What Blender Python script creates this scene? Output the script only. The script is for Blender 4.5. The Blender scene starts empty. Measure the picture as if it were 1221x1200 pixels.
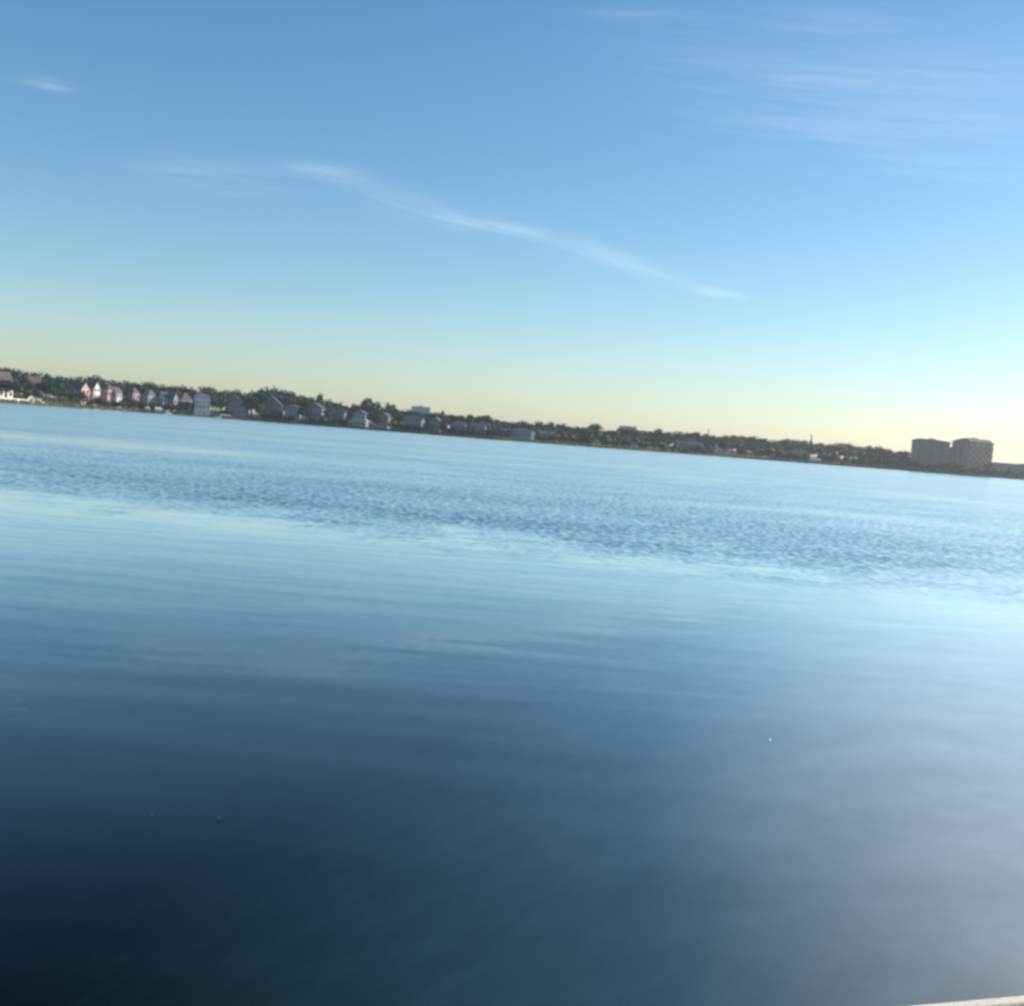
import bpy, bmesh, math, random
from mathutils import Vector, Matrix
random.seed(7)
S = bpy.context.scene
C = S.collection
R = math.radians
PI = math.pi

# ------------------------------------------------------------------ camera
F = 1309.0                       # focal length in photo pixels (1221 wide)
CAM = Vector((0, 0, 2.3))
PITCH, ROLL = R(3.42), R(4.4)
fw = Vector((0, math.cos(PITCH), -math.sin(PITCH)))
x0 = Vector((1, 0, 0)); u0 = Vector((0, math.sin(PITCH), math.cos(PITCH)))
rt = x0 * math.cos(ROLL) + u0 * math.sin(ROLL)
up = -x0 * math.sin(ROLL) + u0 * math.cos(ROLL)
cd = bpy.data.cameras.new('camera'); cam = bpy.data.objects.new('camera', cd); C.objects.link(cam)
m = Matrix((rt, up, -fw)).transposed().to_4x4(); m.translation = CAM
cam.matrix_world = m
cd.lens = F / 1221 * 36; cd.sensor_width = 36; cd.clip_end = 20000; cd.clip_start = 0.05
S.camera = cam

def ray(px, py):
    return (fw + rt * ((px - 610.5) / F) - up * ((py - 600) / F)).normalized()
def hor(px):                     # row of the horizon at a column
    lo, hi = 300.0, 800.0
    for _ in range(40):
        mid = (lo + hi) / 2
        if ray(px, mid).z > 0: lo = mid
        else: hi = mid
    return lo
def azim(px, py=None):
    d = ray(px, hor(px) if py is None else py); return math.atan2(d.x, d.y)
def interp(tab, x):
    if x <= tab[0][0]: return tab[0][1]
    for (a, va), (b, vb) in zip(tab, tab[1:]):
        if x <= b:
            t = (x - a) / (b - a); return va + (vb - va) * t
    return tab[-1][1]
SHORE_PX = [(-500, 560), (-200, 600), (0, 640), (80, 730), (160, 800), (300, 820), (450, 760), (600, 700), (755, 760), (905, 860), (1055, 900), (1221, 900), (1600, 880)]
SHORE = [(-1.5, 400)] + [(azim(p), v) for p, v in SHORE_PX] + [(1.5, 700)]
GZ = [(-10, -1.6), (0, -0.05), (3, .7), (12, 1.3), (40, 3), (80, 4.5), (200, 6), (1000, 7), (6000, 8)]
def shore_r(az): return interp(SHORE, az)
def gz(off): return interp(GZ, off)
def polar(az, r, z=0.0): return Vector((math.sin(az) * r, math.cos(az) * r, z))
def at(px, off, py=None):        # ground point behind the shoreline in a column
    az = azim(px, py); r = shore_r(az) + off
    return polar(az, r, gz(off)), az, r
def z_at(px, py, r):
    d = ray(px, py); return CAM.z + r * d.z / math.hypot(d.x, d.y)
def wpx(az, r): return r * math.cos(az) ** 2 / F      # metres per pixel across
def hpx(az, r): return r * math.cos(az) / F

# ------------------------------------------------------------------ materials
def nt(name):
    mt = bpy.data.materials.new(name); mt.use_nodes = True
    n = mt.node_tree; return mt, n, n.nodes, n.links
def N(ns, t, **kw):
    n = ns.new(t)
    for k, v in kw.items(): setattr(n, k, v)
    return n
def link_mix(ns, ls, fac, a, b, blend='MIX'):
    n = ns.new('ShaderNodeMix'); n.data_type = 'RGBA'; n.blend_type = blend
    for s, v in ((n.inputs[0], fac), (n.inputs[6], a), (n.inputs[7], b)):
        if isinstance(v, bpy.types.NodeSocket): ls.new(v, s)
        elif isinstance(v, (int, float)): s.default_value = v
        else: s.default_value = (*v, 1)
    return n.outputs[2]
def math_n(ns, ls, op, a, b=None, c=None, clamp=False):
    n = ns.new('ShaderNodeMath'); n.operation = op; n.use_clamp = clamp
    for i, v in enumerate((a, b, c)):
        if v is None: continue
        if isinstance(v, bpy.types.NodeSocket): ls.new(v, n.inputs[i])
        else: n.inputs[i].default_value = v
    return n.outputs[0]
def noise(ns, ls, vec, scale, detail=2, rough=.5):
    n = ns.new('ShaderNodeTexNoise'); n.inputs['Scale'].default_value = scale
    n.inputs['Detail'].default_value = detail; n.inputs['Roughness'].default_value = rough
    if vec is not None: ls.new(vec, n.inputs['Vector'])
    return n
def mapping(ns, ls, vec, scale):
    n = ns.new('ShaderNodeMapping'); n.inputs['Scale'].default_value = scale; ls.new(vec, n.inputs['Vector']); return n.outputs[0]

_mc = {}
def paint(col, rough=.7, var=.25, scale=.6, metal=0, tag='painted'):
    key = (col, rough, var, scale, metal)
    if key in _mc: return _mc[key]
    mt, n, ns, ls = nt(tag)
    p = ns['Principled BSDF']; p.inputs['Roughness'].default_value = rough; p.inputs['Metallic'].default_value = metal
    tc = N(ns, 'ShaderNodeTexCoord')
    no = noise(ns, ls, tc.outputs['Object'], scale, 4, .6)
    dark = tuple(c * (1 - var) for c in col); lite = tuple(min(1, c * (1 + var * .5)) for c in col)
    ls.new(link_mix(ns, ls, no.outputs[0], dark, lite), p.inputs['Base Color'])
    _mc[key] = mt; return mt

def leaf_mat(name, a, b):
    mt, n, ns, ls = nt(name)
    p = ns['Principled BSDF']; p.inputs['Roughness'].default_value = .6
    tc = N(ns, 'ShaderNodeTexCoord'); oi = N(ns, 'ShaderNodeObjectInfo')
    no = noise(ns, ls, tc.outputs['Object'], .55, 3, .6)
    r = N(ns, 'ShaderNodeMapRange'); ls.new(no.outputs[0], r.inputs[0]); r.inputs[1].default_value = .35; r.inputs[2].default_value = .65
    c = link_mix(ns, ls, r.outputs[0], a, b)
    h = N(ns, 'ShaderNodeHueSaturation'); ls.new(c, h.inputs['Color'])
    ls.new(math_n(ns, ls, 'MULTIPLY_ADD', oi.outputs['Random'], .06, .47), h.inputs['Hue'])
    ls.new(math_n(ns, ls, 'MULTIPLY_ADD', oi.outputs['Random'], .6, .7), h.inputs['Value'])
    ls.new(h.outputs[0], p.inputs['Base Color'])
    t = N(ns, 'ShaderNodeBsdfTranslucent'); ls.new(h.outputs[0], t.inputs[0])
    mx = N(ns, 'ShaderNodeMixShader'); mx.inputs[0].default_value = .2
    ls.new(p.outputs[0], mx.inputs[1]); ls.new(t.outputs[0], mx.inputs[2]); ls.new(mx.outputs[0], ns['Material Output'].inputs[0])
    return mt
LEAF = leaf_mat('dark_foliage', (.010, .027, .013), (.028, .055, .021))
LEAF2 = leaf_mat('bright_foliage', (.016, .036, .015), (.045, .075, .028))
PALML = leaf_mat('palm_foliage', (.03, .05, .02), (.07, .1, .04))
REED = leaf_mat('reed_blades', (.09, .10, .035), (.19, .17, .07))
BARK = paint((.13, .10, .08), .9, .4, 2, tag='bark')
GLASS = paint((.05, .06, .075), .15, .2, .5, tag='window_glass')
GLASSD = paint((.11, .12, .13), .3, .2, .5, tag='shaded_glass')
GLASST = paint((.17, .15, .14), .35, .2, .5, tag='glare_pale_glass')  # paler tone puts the towers' hazy glare into the glass colour
WHITE = paint((.72, .71, .68), .6, .12, .8, tag='white_paint')
WOODG = paint((.30, .27, .23), .8, .3, 2, tag='grey_timber')

# ------------------------------------------------------------------ helpers
def tagob(o, label=None, cat=None, group=None, kind=None):
    if label: o['label'] = label
    if cat: o['category'] = cat
    if group: o['group'] = group
    if kind: o['kind'] = kind
    return o
def mk(name, bm, mat, parent=None, smooth=False):
    me = bpy.data.meshes.new(name); bm.normal_update(); bm.to_mesh(me); bm.free()
    me.materials.append(mat)
    if smooth:
        for p in me.polygons: p.use_smooth = True
    return put(name, me, parent)
def put(name, me, parent=None, loc=(0, 0, 0)):
    o = bpy.data.objects.new(name, me); C.objects.link(o); o.location = loc
    if parent: o.parent = parent
    return o
def empty(name, loc, rz=0):
    o = bpy.data.objects.new(name, None); C.objects.link(o); o.location = loc; o.rotation_euler = (0, 0, rz); o.empty_display_size = .5
    return o
def box(bm, x1, x2, y1, y2, z1, z2):
    v = [bm.verts.new(p) for p in ((x1, y1, z1), (x2, y1, z1), (x2, y2, z1), (x1, y2, z1), (x1, y1, z2), (x2, y1, z2), (x2, y2, z2), (x1, y2, z2))]
    for f in ((3, 2, 1, 0), (4, 5, 6, 7), (0, 1, 5, 4), (1, 2, 6, 5), (2, 3, 7, 6), (3, 0, 4, 7)): bm.faces.new([v[i] for i in f])
def hexa(bm, p):                # eight points, bottom ring then top ring
    v = [bm.verts.new(q) for q in p]
    for f in ((3, 2, 1, 0), (4, 5, 6, 7), (0, 1, 5, 4), (1, 2, 6, 5), (2, 3, 7, 6), (3, 0, 4, 7)): bm.faces.new([v[i] for i in f])
def tube(bm, a, b, r1, r2, n=7):
    a, b = Vector(a), Vector(b); d = (b - a).normalized()
    s = d.cross(Vector((0, 0, 1)));  s = Vector((1, 0, 0)) if s.length < 1e-3 else s.normalized()
    t = d.cross(s)
    A = [bm.verts.new(a + (s * math.cos(2 * PI * i / n) + t * math.sin(2 * PI * i / n)) * r1) for i in range(n)]
    B = [bm.verts.new(b + (s * math.cos(2 * PI * i / n) + t * math.sin(2 * PI * i / n)) * r2) for i in range(n)]
    for i in range(n): bm.faces.new((A[i], A[(i + 1) % n], B[(i + 1) % n], B[i]))
    bm.faces.new(B); bm.faces.new(A[::-1])
def one_box(name, dims, mat, parent):
    bm = bmesh.new(); box(bm, *dims); return mk(name, bm, mat, parent)

# ------------------------------------------------------------------ setting
# land: one sheet from below the waterline to the horizon
bm = bmesh.new()
offs = [-10, -4, 0, 1.5, 3, 7, 12, 25, 40, 60, 80, 120, 200, 450, 1000, 2200, 3800]
cols = []
azs = [R(-86) + R(172) * i / 420 for i in range(421)]
for az in azs:
    r0 = shore_r(az) + math.sin(az * 160) * 1.2 + math.sin(az * 420 + 1) * .7
    cols.append([bm.verts.new(polar(az, r0 + o, gz(o) + (random.uniform(-.25, .25) if 2 < o < 300 else 0))) for o in offs])
for a, b in zip(cols, cols[1:]):
    for i in range(len(offs) - 1): bm.faces.new((a[i], b[i], b[i + 1], a[i + 1]))
mt, n, ns, ls = nt('lake_bank_grass')
p = ns['Principled BSDF']; p.inputs['Roughness'].default_value = .95
tc = N(ns, 'ShaderNodeTexCoord')
no = noise(ns, ls, tc.outputs['Object'], .06, 6, .65)
rr = N(ns, 'ShaderNodeMapRange'); ls.new(no.outputs[0], rr.inputs[0]); rr.inputs[1].default_value = .38; rr.inputs[2].default_value = .62
ls.new(link_mix(ns, ls, rr.outputs[0], (.04, .06, .02), (.11, .105, .045)), p.inputs['Base Color'])
land = mk('shore_land', bm, mt, smooth=True); tagob(land, kind='structure')

# lake bed: shallow pale shelf shaped in as lens glare, falling away to deep water
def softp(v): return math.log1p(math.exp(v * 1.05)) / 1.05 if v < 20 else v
def glare_bed_z(x, y):
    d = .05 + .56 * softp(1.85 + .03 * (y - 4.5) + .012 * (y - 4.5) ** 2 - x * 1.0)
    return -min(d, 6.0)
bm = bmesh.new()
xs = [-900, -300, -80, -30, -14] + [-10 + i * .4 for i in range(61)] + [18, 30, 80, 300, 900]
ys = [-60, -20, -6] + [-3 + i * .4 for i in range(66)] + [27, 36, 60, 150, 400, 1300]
g = [[bm.verts.new((x, y, glare_bed_z(x, y))) for x in xs] for y in ys]
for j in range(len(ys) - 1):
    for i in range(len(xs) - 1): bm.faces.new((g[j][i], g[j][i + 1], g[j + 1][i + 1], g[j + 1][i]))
mt, n, ns, ls = nt('glare_lake_bed')
p = ns['Principled BSDF']; p.inputs['Roughness'].default_value = 1
tc = N(ns, 'ShaderNodeTexCoord')
no = noise(ns, ls, tc.outputs['Object'], 1.3, 5, .6)
rr = N(ns, 'ShaderNodeMapRange'); ls.new(no.outputs[0], rr.inputs[0]); rr.inputs[1].default_value = .35; rr.inputs[2].default_value = .68
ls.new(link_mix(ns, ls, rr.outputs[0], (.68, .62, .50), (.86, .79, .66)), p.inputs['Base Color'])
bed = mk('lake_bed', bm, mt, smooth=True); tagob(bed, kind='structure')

# water: closed body; see-through by Fresnel, mirror-like surface with ripples
bm = bmesh.new(); box(bm, -1000, 1000, -62, 1350, -8, 0)
mt, n, ns, ls = nt('lake_water')
ns.remove(ns['Principled BSDF'])
geo = N(ns, 'ShaderNodeNewGeometry')
P = geo.outputs['Position']
sx = N(ns, 'ShaderNodeSeparateXYZ'); ls.new(P, sx.inputs[0])
def slopes(scale, detail, rough=.5):
    no = noise(ns, ls, mapping(ns, ls, P, scale), 1, detail, rough)
    s = N(ns, 'ShaderNodeSeparateColor'); ls.new(no.outputs['Color'], s.inputs[0])
    return math_n(ns, ls, 'SUBTRACT', s.outputs[0], .5), math_n(ns, ls, 'SUBTRACT', s.outputs[1], .5)
ay, ax = slopes((.3, 2.1, 1), 3, .5)        # long lazy ripples
by, bx = slopes((5.5, 4.2, 1), 4, .65)          # wind-ruffled chop
cy, cx = slopes((.05, .28, 1), 1)              # slow swell
edge = noise(ns, ls, mapping(ns, ls, P, (.3, .22, 1)), 1, 5, .7)
yb = math_n(ns, ls, 'MULTIPLY_ADD', sx.outputs[0], .28, sx.outputs[1])           # Y + .28 X
yb = math_n(ns, ls, 'ADD', yb, math_n(ns, ls, 'MULTIPLY_ADD', edge.outputs[0], 18, -9))
mr = N(ns, 'ShaderNodeMapRange', interpolation_type='SMOOTHSTEP'); ls.new(yb, mr.inputs[0]); mr.inputs[1].default_value = 20; mr.inputs[2].default_value = 30
far = noise(ns, ls, mapping(ns, ls, P, (.012, .045, 1)), 1, 2, .5)
fr = N(ns, 'ShaderNodeMapRange', interpolation_type='SMOOTHSTEP'); ls.new(far.outputs[0], fr.inputs[0])
fr.inputs[1].default_value = .34; fr.inputs[2].default_value = .52; fr.inputs[3].default_value = .78; fr.inputs[4].default_value = 1
slick_y = math_n(ns, ls, 'DIVIDE', math_n(ns, ls, 'SUBTRACT', sx.outputs[1], 67), 9)
slick = math_n(ns, ls, 'EXPONENT', math_n(ns, ls, 'MULTIPLY', math_n(ns, ls, 'MULTIPLY', slick_y, slick_y), -1))
sr = N(ns, 'ShaderNodeMapRange', interpolation_type='SMOOTHSTEP'); ls.new(sx.outputs[0], sr.inputs[0]); sr.inputs[1].default_value = -26; sr.inputs[2].default_value = 4; sr.inputs[3].default_value = .42; sr.inputs[4].default_value = .0
slick = math_n(ns, ls, 'SUBTRACT', 1, math_n(ns, ls, 'MULTIPLY', slick, sr.outputs[0]))     # a windless slick in the far water
pat = noise(ns, ls, mapping(ns, ls, P, (.10, .16, 1)), 1, 4, .65)      # gust patches
pr = N(ns, 'ShaderNodeMapRange', interpolation_type='SMOOTHSTEP'); ls.new(pat.outputs[0], pr.inputs[0]); pr.inputs[1].default_value = .36; pr.inputs[2].default_value = .6; pr.inputs[3].default_value = .85; pr.inputs[4].default_value = 1.1
mask = math_n(ns, ls, 'MULTIPLY', math_n(ns, ls, 'MULTIPLY', mr.outputs[0], fr.outputs[0]), math_n(ns, ls, 'MULTIPLY', slick, pr.outputs[0]))
dy_, dx_ = slopes((2.4, 1.3, 1), 2, .55)
bs = math_n(ns, ls, 'MULTIPLY_ADD', mask, .38, .02)
def add3(a, ka, b, kb, c, kc):
    t = math_n(ns, ls, 'MULTIPLY', a, ka); t = math_n(ns, ls, 'MULTIPLY_ADD', b, kb, t); return math_n(ns, ls, 'MULTIPLY_ADD', c, kc, t)
slx = add3(ax, .02, bx, bs, cx, .01)
sly = add3(ay, .038, by, bs, cy, .016)
sly = math_n(ns, ls, 'MULTIPLY_ADD', dy_, math_n(ns, ls, 'MULTIPLY', mask, .09), sly)
sly = math_n(ns, ls, 'MULTIPLY_ADD', mask, -.055, sly)      # wind-driven fronts lean toward the dock
cmb = N(ns, 'ShaderNodeCombineXYZ'); ls.new(slx, cmb.inputs[0]); ls.new(sly, cmb.inputs[1]); cmb.inputs[2].default_value = 1
nv = N(ns, 'ShaderNodeVectorMath', operation='NORMALIZE'); ls.new(cmb.outputs[0], nv.inputs[0])
fz = N(ns, 'ShaderNodeFresnel'); ls.new(math_n(ns, ls, 'MULTIPLY_ADD', geo.outputs['Backfacing'], 1 / 1.333 - 1.333, 1.333), fz.inputs[0]); ls.new(nv.outputs[0], fz.inputs['Normal'])
gl = N(ns, 'ShaderNodeBsdfGlossy'); gl.inputs['Color'].default_value = (1, 1, 1, 1); ls.new(math_n(ns, ls, 'MULTIPLY_ADD', mask, .08, .05), gl.inputs['Roughness']); ls.new(nv.outputs[0], gl.inputs['Normal'])
tr = N(ns, 'ShaderNodeBsdfTransparent'); tr.inputs[0].default_value = (.95, .97, 1, 1)
mx = N(ns, 'ShaderNodeMixShader'); fr2 = math_n(ns, ls, 'MULTIPLY', math_n(ns, ls, 'SUBTRACT', fz.outputs[0], .055), 1.98, clamp=True); fr2 = math_n(ns, ls, 'MULTIPLY', fr2, math_n(ns, ls, 'MULTIPLY_ADD', mask, -.1, 1));  ls.new(fr2, mx.inputs[0]); ls.new(tr.outputs[0], mx.inputs[1]); ls.new(gl.outputs[0], mx.inputs[2])
out = ns['Material Output']; ls.new(mx.outputs[0], out.inputs[0])
va = N(ns, 'ShaderNodeVolumeAbsorption'); va.inputs[0].default_value = (.60, .64, .58, 1); va.inputs[1].default_value = .54
ls.new(va.outputs[0], out.inputs['Volume'])
water = mk('lake_water', bm, mt); tagob(water, kind='structure')

# haze over the whole lake
bm = bmesh.new(); box(bm, -4600, 4600, -80, 4800, -9.4, 60)
mt, n, ns, ls = nt('lake_haze'); ns.remove(ns['Principled BSDF'])
pv = N(ns, 'ShaderNodeVolumePrincipled'); pv.inputs['Color'].default_value = (.93, .95, .97, 1)
pv.inputs['Density'].default_value = .00013; pv.inputs['Anisotropy'].default_value = .6
ls.new(pv.outputs[0], ns['Material Output'].inputs['Volume'])
hz = mk('haze', bm, mt); tagob(hz, kind='stuff')

# ------------------------------------------------------------------ trees
def leafy(bm, lobes, n, size, squash=1.0, gap=.0):
    tot = sum(l[1][0] * l[1][1] * l[1][2] for l in lobes)
    for (c, r) in lobes:
        k = max(12, int(n * r[0] * r[1] * r[2] / tot))
        for _ in range(k):
            d = Vector((random.gauss(0, 1), random.gauss(0, 1), random.gauss(0, 1))).normalized()
            q = random.random() ** .45 * random.uniform(.9, 1.12)
            p = Vector((c[0] + d.x * r[0] * q, c[1] + d.y * r[1] * q, c[2] + d.z * r[2] * q))
            nrm = (d + Vector((random.gauss(0, .7), random.gauss(0, .7), random.gauss(0, .7)))).normalized()
            s = nrm.cross(Vector((random.gauss(0, 1), random.gauss(0, 1), random.gauss(0, 1)))).normalized(); t = nrm.cross(s)
            a = size * random.uniform(.6, 1.25); b = a * random.uniform(.5, .9)
            bm.faces.new([bm.verts.new(p + s * a * .5), bm.verts.new(p + t * b * .5), bm.verts.new(p - s * a * .5), bm.verts.new(p - t * b * .5)])
def branchy(H, crownbase, rad, lobes):
    bm = bmesh.new(); k = Vector((random.uniform(-.4, .4), random.uniform(-.4, .4), crownbase))
    tube(bm, (0, 0, -.6), k, rad, rad * .72); top = Vector((k.x * .5, k.y * .5, H * .78)); tube(bm, k, top, rad * .7, rad * .2)
    for c, r in lobes[1:]:
        tube(bm, k + (top - k) * random.uniform(0, .4), Vector(c), rad * .42, rad * .1, 5)
    return bm
def mesh_of(bm, name, mat):
    me = bpy.data.meshes.new(name); bm.normal_update(); bm.to_mesh(me); bm.free(); me.materials.append(mat); return me
TREES = {}
def variant(key, kind, mat):
    if kind == 'broad':
        H = 14; L = [((0, 0, 8.5), (3.6, 3.6, 3.4))]
        for i in range(9):
            a = 2 * PI * i / 9 + random.uniform(-.3, .3); rr_ = random.uniform(2.0, 4.0)
            L.append(((math.cos(a) * rr_, math.sin(a) * rr_, random.uniform(5.4, 10.6)), (random.uniform(1.6, 2.6), random.uniform(1.6, 2.6), random.uniform(1.3, 2.1))))
        L += [((1.6, .6, 11.3), (2.5, 2.4, 2.2)), ((-1.5, -.7, 11.0), (2.6, 2.5, 2.3))]
        tb = branchy(H, 4, .38, L); cb = bmesh.new(); leafy(cb, L, 850, 1.15)
    elif kind == 'tall':
        H = 14; L = [((0, 0, 8), (2.4, 2.4, 4.2))]
        for i in range(8):
            a = 2.4 * i; L.append(((math.cos(a) * 1.7, math.sin(a) * 1.7, 4.6 + i * .95), (1.5, 1.5, 1.3)))
        L.append(((.2, 0, 11.9), (1.9, 1.9, 1.9)))
        tb = branchy(H, 3.4, .3, L); cb = bmesh.new(); leafy(cb, L, 700, 1.05)
    elif kind == 'conifer':
        H = 14; L = [((0, 0, 2.6 + i * 1.15), (2.9 * (1 - i / 10.6), 2.9 * (1 - i / 10.6), .95)) for i in range(10)]
        bm_ = bmesh.new(); tube(bm_, (0, 0, -.6), (0, 0, 13.4), .3, .05); tb = bm_
        cb = bmesh.new(); leafy(cb, L, 600, .9)
    elif kind == 'palm':
        tb = bmesh.new(); pts = [Vector((.25 * math.sin(i * .35), 0, i * 1.5 - .5)) for i in range(9)]
        for i in range(8): tube(tb, pts[i], pts[i + 1], .26 - i * .012, .25 - i * .012)
        cb = bmesh.new(); top = pts[-1]
        for i in range(26):
            a = 2.4 * i; el = random.uniform(-.5, 1.1); L_ = random.uniform(2.6, 3.6); prev = top; w0 = .35
            for j in range(5):
                e2 = el - j * .38; nx = prev + Vector((math.cos(a) * math.cos(e2), math.sin(a) * math.cos(e2), math.sin(e2))) * L_ / 5
                sd = Vector((-math.sin(a), math.cos(a), -.4)) * (w0 * (1.0 if j < 3 else .6))
                cb.faces.new([cb.verts.new(prev - sd), cb.verts.new(nx - sd * .85), cb.verts.new(nx + sd * .85), cb.verts.new(prev + sd)])
                prev = nx
    else:                      # shrub, 4 m
        L = [((random.uniform(-1.5, 1.5), random.uniform(-1, 1), random.uniform(1, 2.5)), (random.uniform(.9, 1.6), random.uniform(.9, 1.5), random.uniform(.8, 1.4))) for _ in range(7)]
        tb = bmesh.new()
        for c, r in L[:5]: tube(tb, (c[0] * .15, c[1] * .15, -.4), c, .1, .04, 5)
        cb = bmesh.new(); leafy(cb, L, 330, .75)
    zs = [v.co.z for v in cb.verts]; xs_ = [v.co.x for v in cb.verts]
    TREES[key] = (mesh_of(tb, key + '_trunk', BARK), mesh_of(cb, key + '_crown', mat), max(zs), max(xs_) - min(xs_))
for i in range(4): variant('broad%d' % i, 'broad', LEAF if i % 2 == 0 else LEAF2)
for i in range(3): variant('tall%d' % i, 'tall', LEAF)
variant('conifer0', 'conifer', LEAF); variant('palm0', 'palm', PALML)
for i in range(3): variant('shrub%d' % i, 'shrub', (LEAF, LEAF2, LEAF2)[i])
NAME = {'broad': 'broadleaf_tree', 'tall': 'upright_tree', 'conifer': 'conifer_tree', 'palm': 'palm_tree', 'shrub': 'shrub'}
def tree(key, px, off, top_py, width_px, label, group):
    p, az, r = at(px, off, top_py)
    tm, cm, H, W = TREES[key]
    h = z_at(px, top_py, r) - p.z
    if h < 1: return
    kind = key[:-1]
    o = empty(NAME[kind], p, random.uniform(0, 6.28))
    w = max(width_px * wpx(az, r), h * .28)
    s = h / H; ws = w / W
    o.scale = (ws, ws, s)
    tagob(o, label, 'shrub' if kind == 'shrub' else 'tree', group)
    put('stem' if kind == 'shrub' else 'trunk', tm, o); put('crown', cm, o)

# ------------------------------------------------------------------ houses
def house(name, label, px, w_px, top_py, off, turn, style, wall, roof, floors=2, cols_=3, roof_fr=.3, depth=10, balcony=False, base_py=None, door=False, chimney=False, blank=False, posts=0, glass=None):
    p, az, r = at(px, off, top_py)
    p = p + Vector((math.cos(az), -math.sin(az), 0)) * math.sin(turn) * depth * .5
    o = empty(name, p, -az + turn); tagob(o, label, 'house')
    tw = w_px * wpx(az, r)
    W = max(4.0, (tw - abs(math.sin(turn)) * depth * .5) / max(.5, math.cos(turn)))
    H = z_at(px, top_py, r) - p.z
    base = 0.0
    if base_py is not None: base = max(0.0, z_at(px, base_py, r) - p.z)
    rh = (H - base) * roof_fr; wh = H - rh
    mw, mr_ = paint(wall, .75, .18, .35, tag='house_wall'), paint(roof, .85, .3, 1.2, tag='house_roof')
    D = depth; x1, x2, y1, y2 = -W / 2, W / 2, 0.0, D
    bm = bmesh.new(); box(bm, x1, x2, y1, y2, -1.0, wh)
    if style == 'gable':
        for yy, rev in ((y1, False), (y2, True)):
            v = [bm.verts.new(q) for q in ((x1, yy, wh), (x2, yy, wh), (0, yy, H - .25))]; bm.faces.new(v if not rev else v[::-1])
    elif style == 'side':
        for xx, rev in ((x1, True), (x2, False)):
            v = [bm.verts.new(q) for q in ((xx, y1, wh), (xx, y2, wh), (xx, D / 2, H - .25))]; bm.faces.new(v if not rev else v[::-1])
    mk('wall', bm, mw, o)
    bm = bmesh.new(); t = .22; ov = .55
    if style == 'gable':
        sl = rh / (W / 2)
        for s in (-1, 1):
            xe = s * (W / 2 + ov); ze = wh - ov * sl
            pts = [(xe, y1 - ov, ze), (0, y1 - ov, H), (0, y2 + ov, H), (xe, y2 + ov, ze)]
            if s > 0: pts = pts[::-1]
            hexa(bm, [(a, b, c - t) for a, b, c in pts] + pts)
    elif style == 'side':
        sl = rh / (D / 2)
        for s in (-1, 1):
            ye = D / 2 + s * (D / 2 + ov); ze = wh - ov * sl
            pts = [(x1 - ov, ye, ze), (x1 - ov, D / 2, H), (x2 + ov, D / 2, H), (x2 + ov, ye, ze)]
            if s < 0: pts = pts[::-1]
            hexa(bm, [(a, b, c - t) for a, b, c in pts] + pts)
    elif style == 'hip':
        k = min(W, D) * .42
        b0 = [(x1 - ov, y1 - ov, wh - .1), (x2 + ov, y1 - ov, wh - .1), (x2 + ov, y2 + ov, wh - .1), (x1 - ov, y2 + ov, wh - .1)]
        t0 = [(x1 + k, y1 + k, H), (x2 - k, y1 + k, H), (x2 - k, y2 - k, H), (x1 + k, y2 - k, H)]
        hexa(bm, b0 + t0)
    else:
        box(bm, x1 - .3, x2 + .3, y1 - .3, y2 + .3, wh, wh + .5); box(bm, -W * .12, W * .12, D * .3, D * .7, wh + .5, H)
    rf = mk('roof', bm, mr_, o)
    if chimney:
        one_box('chimney', (W * .2, W * .2 + .9, D * .55, D * .55 + .9, H - rh * .6, H + .7), paint((.35, .24, .2), .9, .3, 2, tag='chimney_brick'), rf)
    if blank: return o, W, H, wh, D
    fh = (wh - base) / floors; ww = min(1.9, W / cols_ * .5)
    for side in ('front', 'flank'):
        if side == 'flank' and abs(turn) < .25: continue
        L_, nc = (W, cols_) if side == 'front' else (D, 2)
        wm = bmesh.new(); box(wm, -ww / 2, ww / 2, -.06, .02, 0, fh * .5); wme = mesh_of(wm, 'pane', glass or GLASS)
        fm = bmesh.new(); e = .16
        box(fm, -ww / 2 - e, ww / 2 + e, -.1, .0, fh * .5, fh * .5 + e); box(fm, -ww / 2 - e, ww / 2 + e, -.14, .0, -e, 0)
        box(fm, -ww / 2 - e, -ww / 2, -.1, .0, 0, fh * .5); box(fm, ww / 2, ww / 2 + e, -.1, .0, 0, fh * .5)
        fme = mesh_of(fm, 'frame', WHITE)
        for fl in range(floors):
            for c_ in range(nc):
                u = -L_ / 2 + L_ * (c_ + .5) / nc; z = base + fl * fh + fh * .27
                if side == 'front': loc, rz = (u, y1 - .01, z), 0
                else:
                    sg = 1 if turn < 0 else -1; loc, rz = (sg * (W / 2 + .01), D / 2 + u, z), PI / 2 * sg
                f_ = put('window', fme, o, loc); f_.rotation_euler = (0, 0, rz)
                put('pane', wme, f_)
    if door: one_box('door', (W * .12, W * .12 + 1.1, -.1, .02, 0, 2.2), paint((.2, .12, .08), .6, .2, 1, tag='door_wood'), o)
    if balcony:
        for fl in range(1, floors):
            bm = bmesh.new(); z = base + fl * fh
            box(bm, x1, x2, -1.7, -.02, z - .22, z); box(bm, x1, x2, -1.7, -1.6, z + .85, z + .97)
            kx = int(W / .8)
            for i in range(kx + 1): xx = x1 + (W - .1) * i / kx; box(bm, xx, xx + .1, -1.68, -1.62, z, z + .85)
            mk('balcony', bm, WHITE, o)
    if posts:
        bm0 = bmesh.new(); box(bm0, -.18, .18, -.18, .18, -1.2, base + fh - .24); pme = mesh_of(bm0, 'post', WHITE)
        for i in range(posts): put('post', pme, o, (x1 + .2 + (W - .4) * i / (posts - 1), -1.5, 0))
    return o, W, H, wh, D

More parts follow.
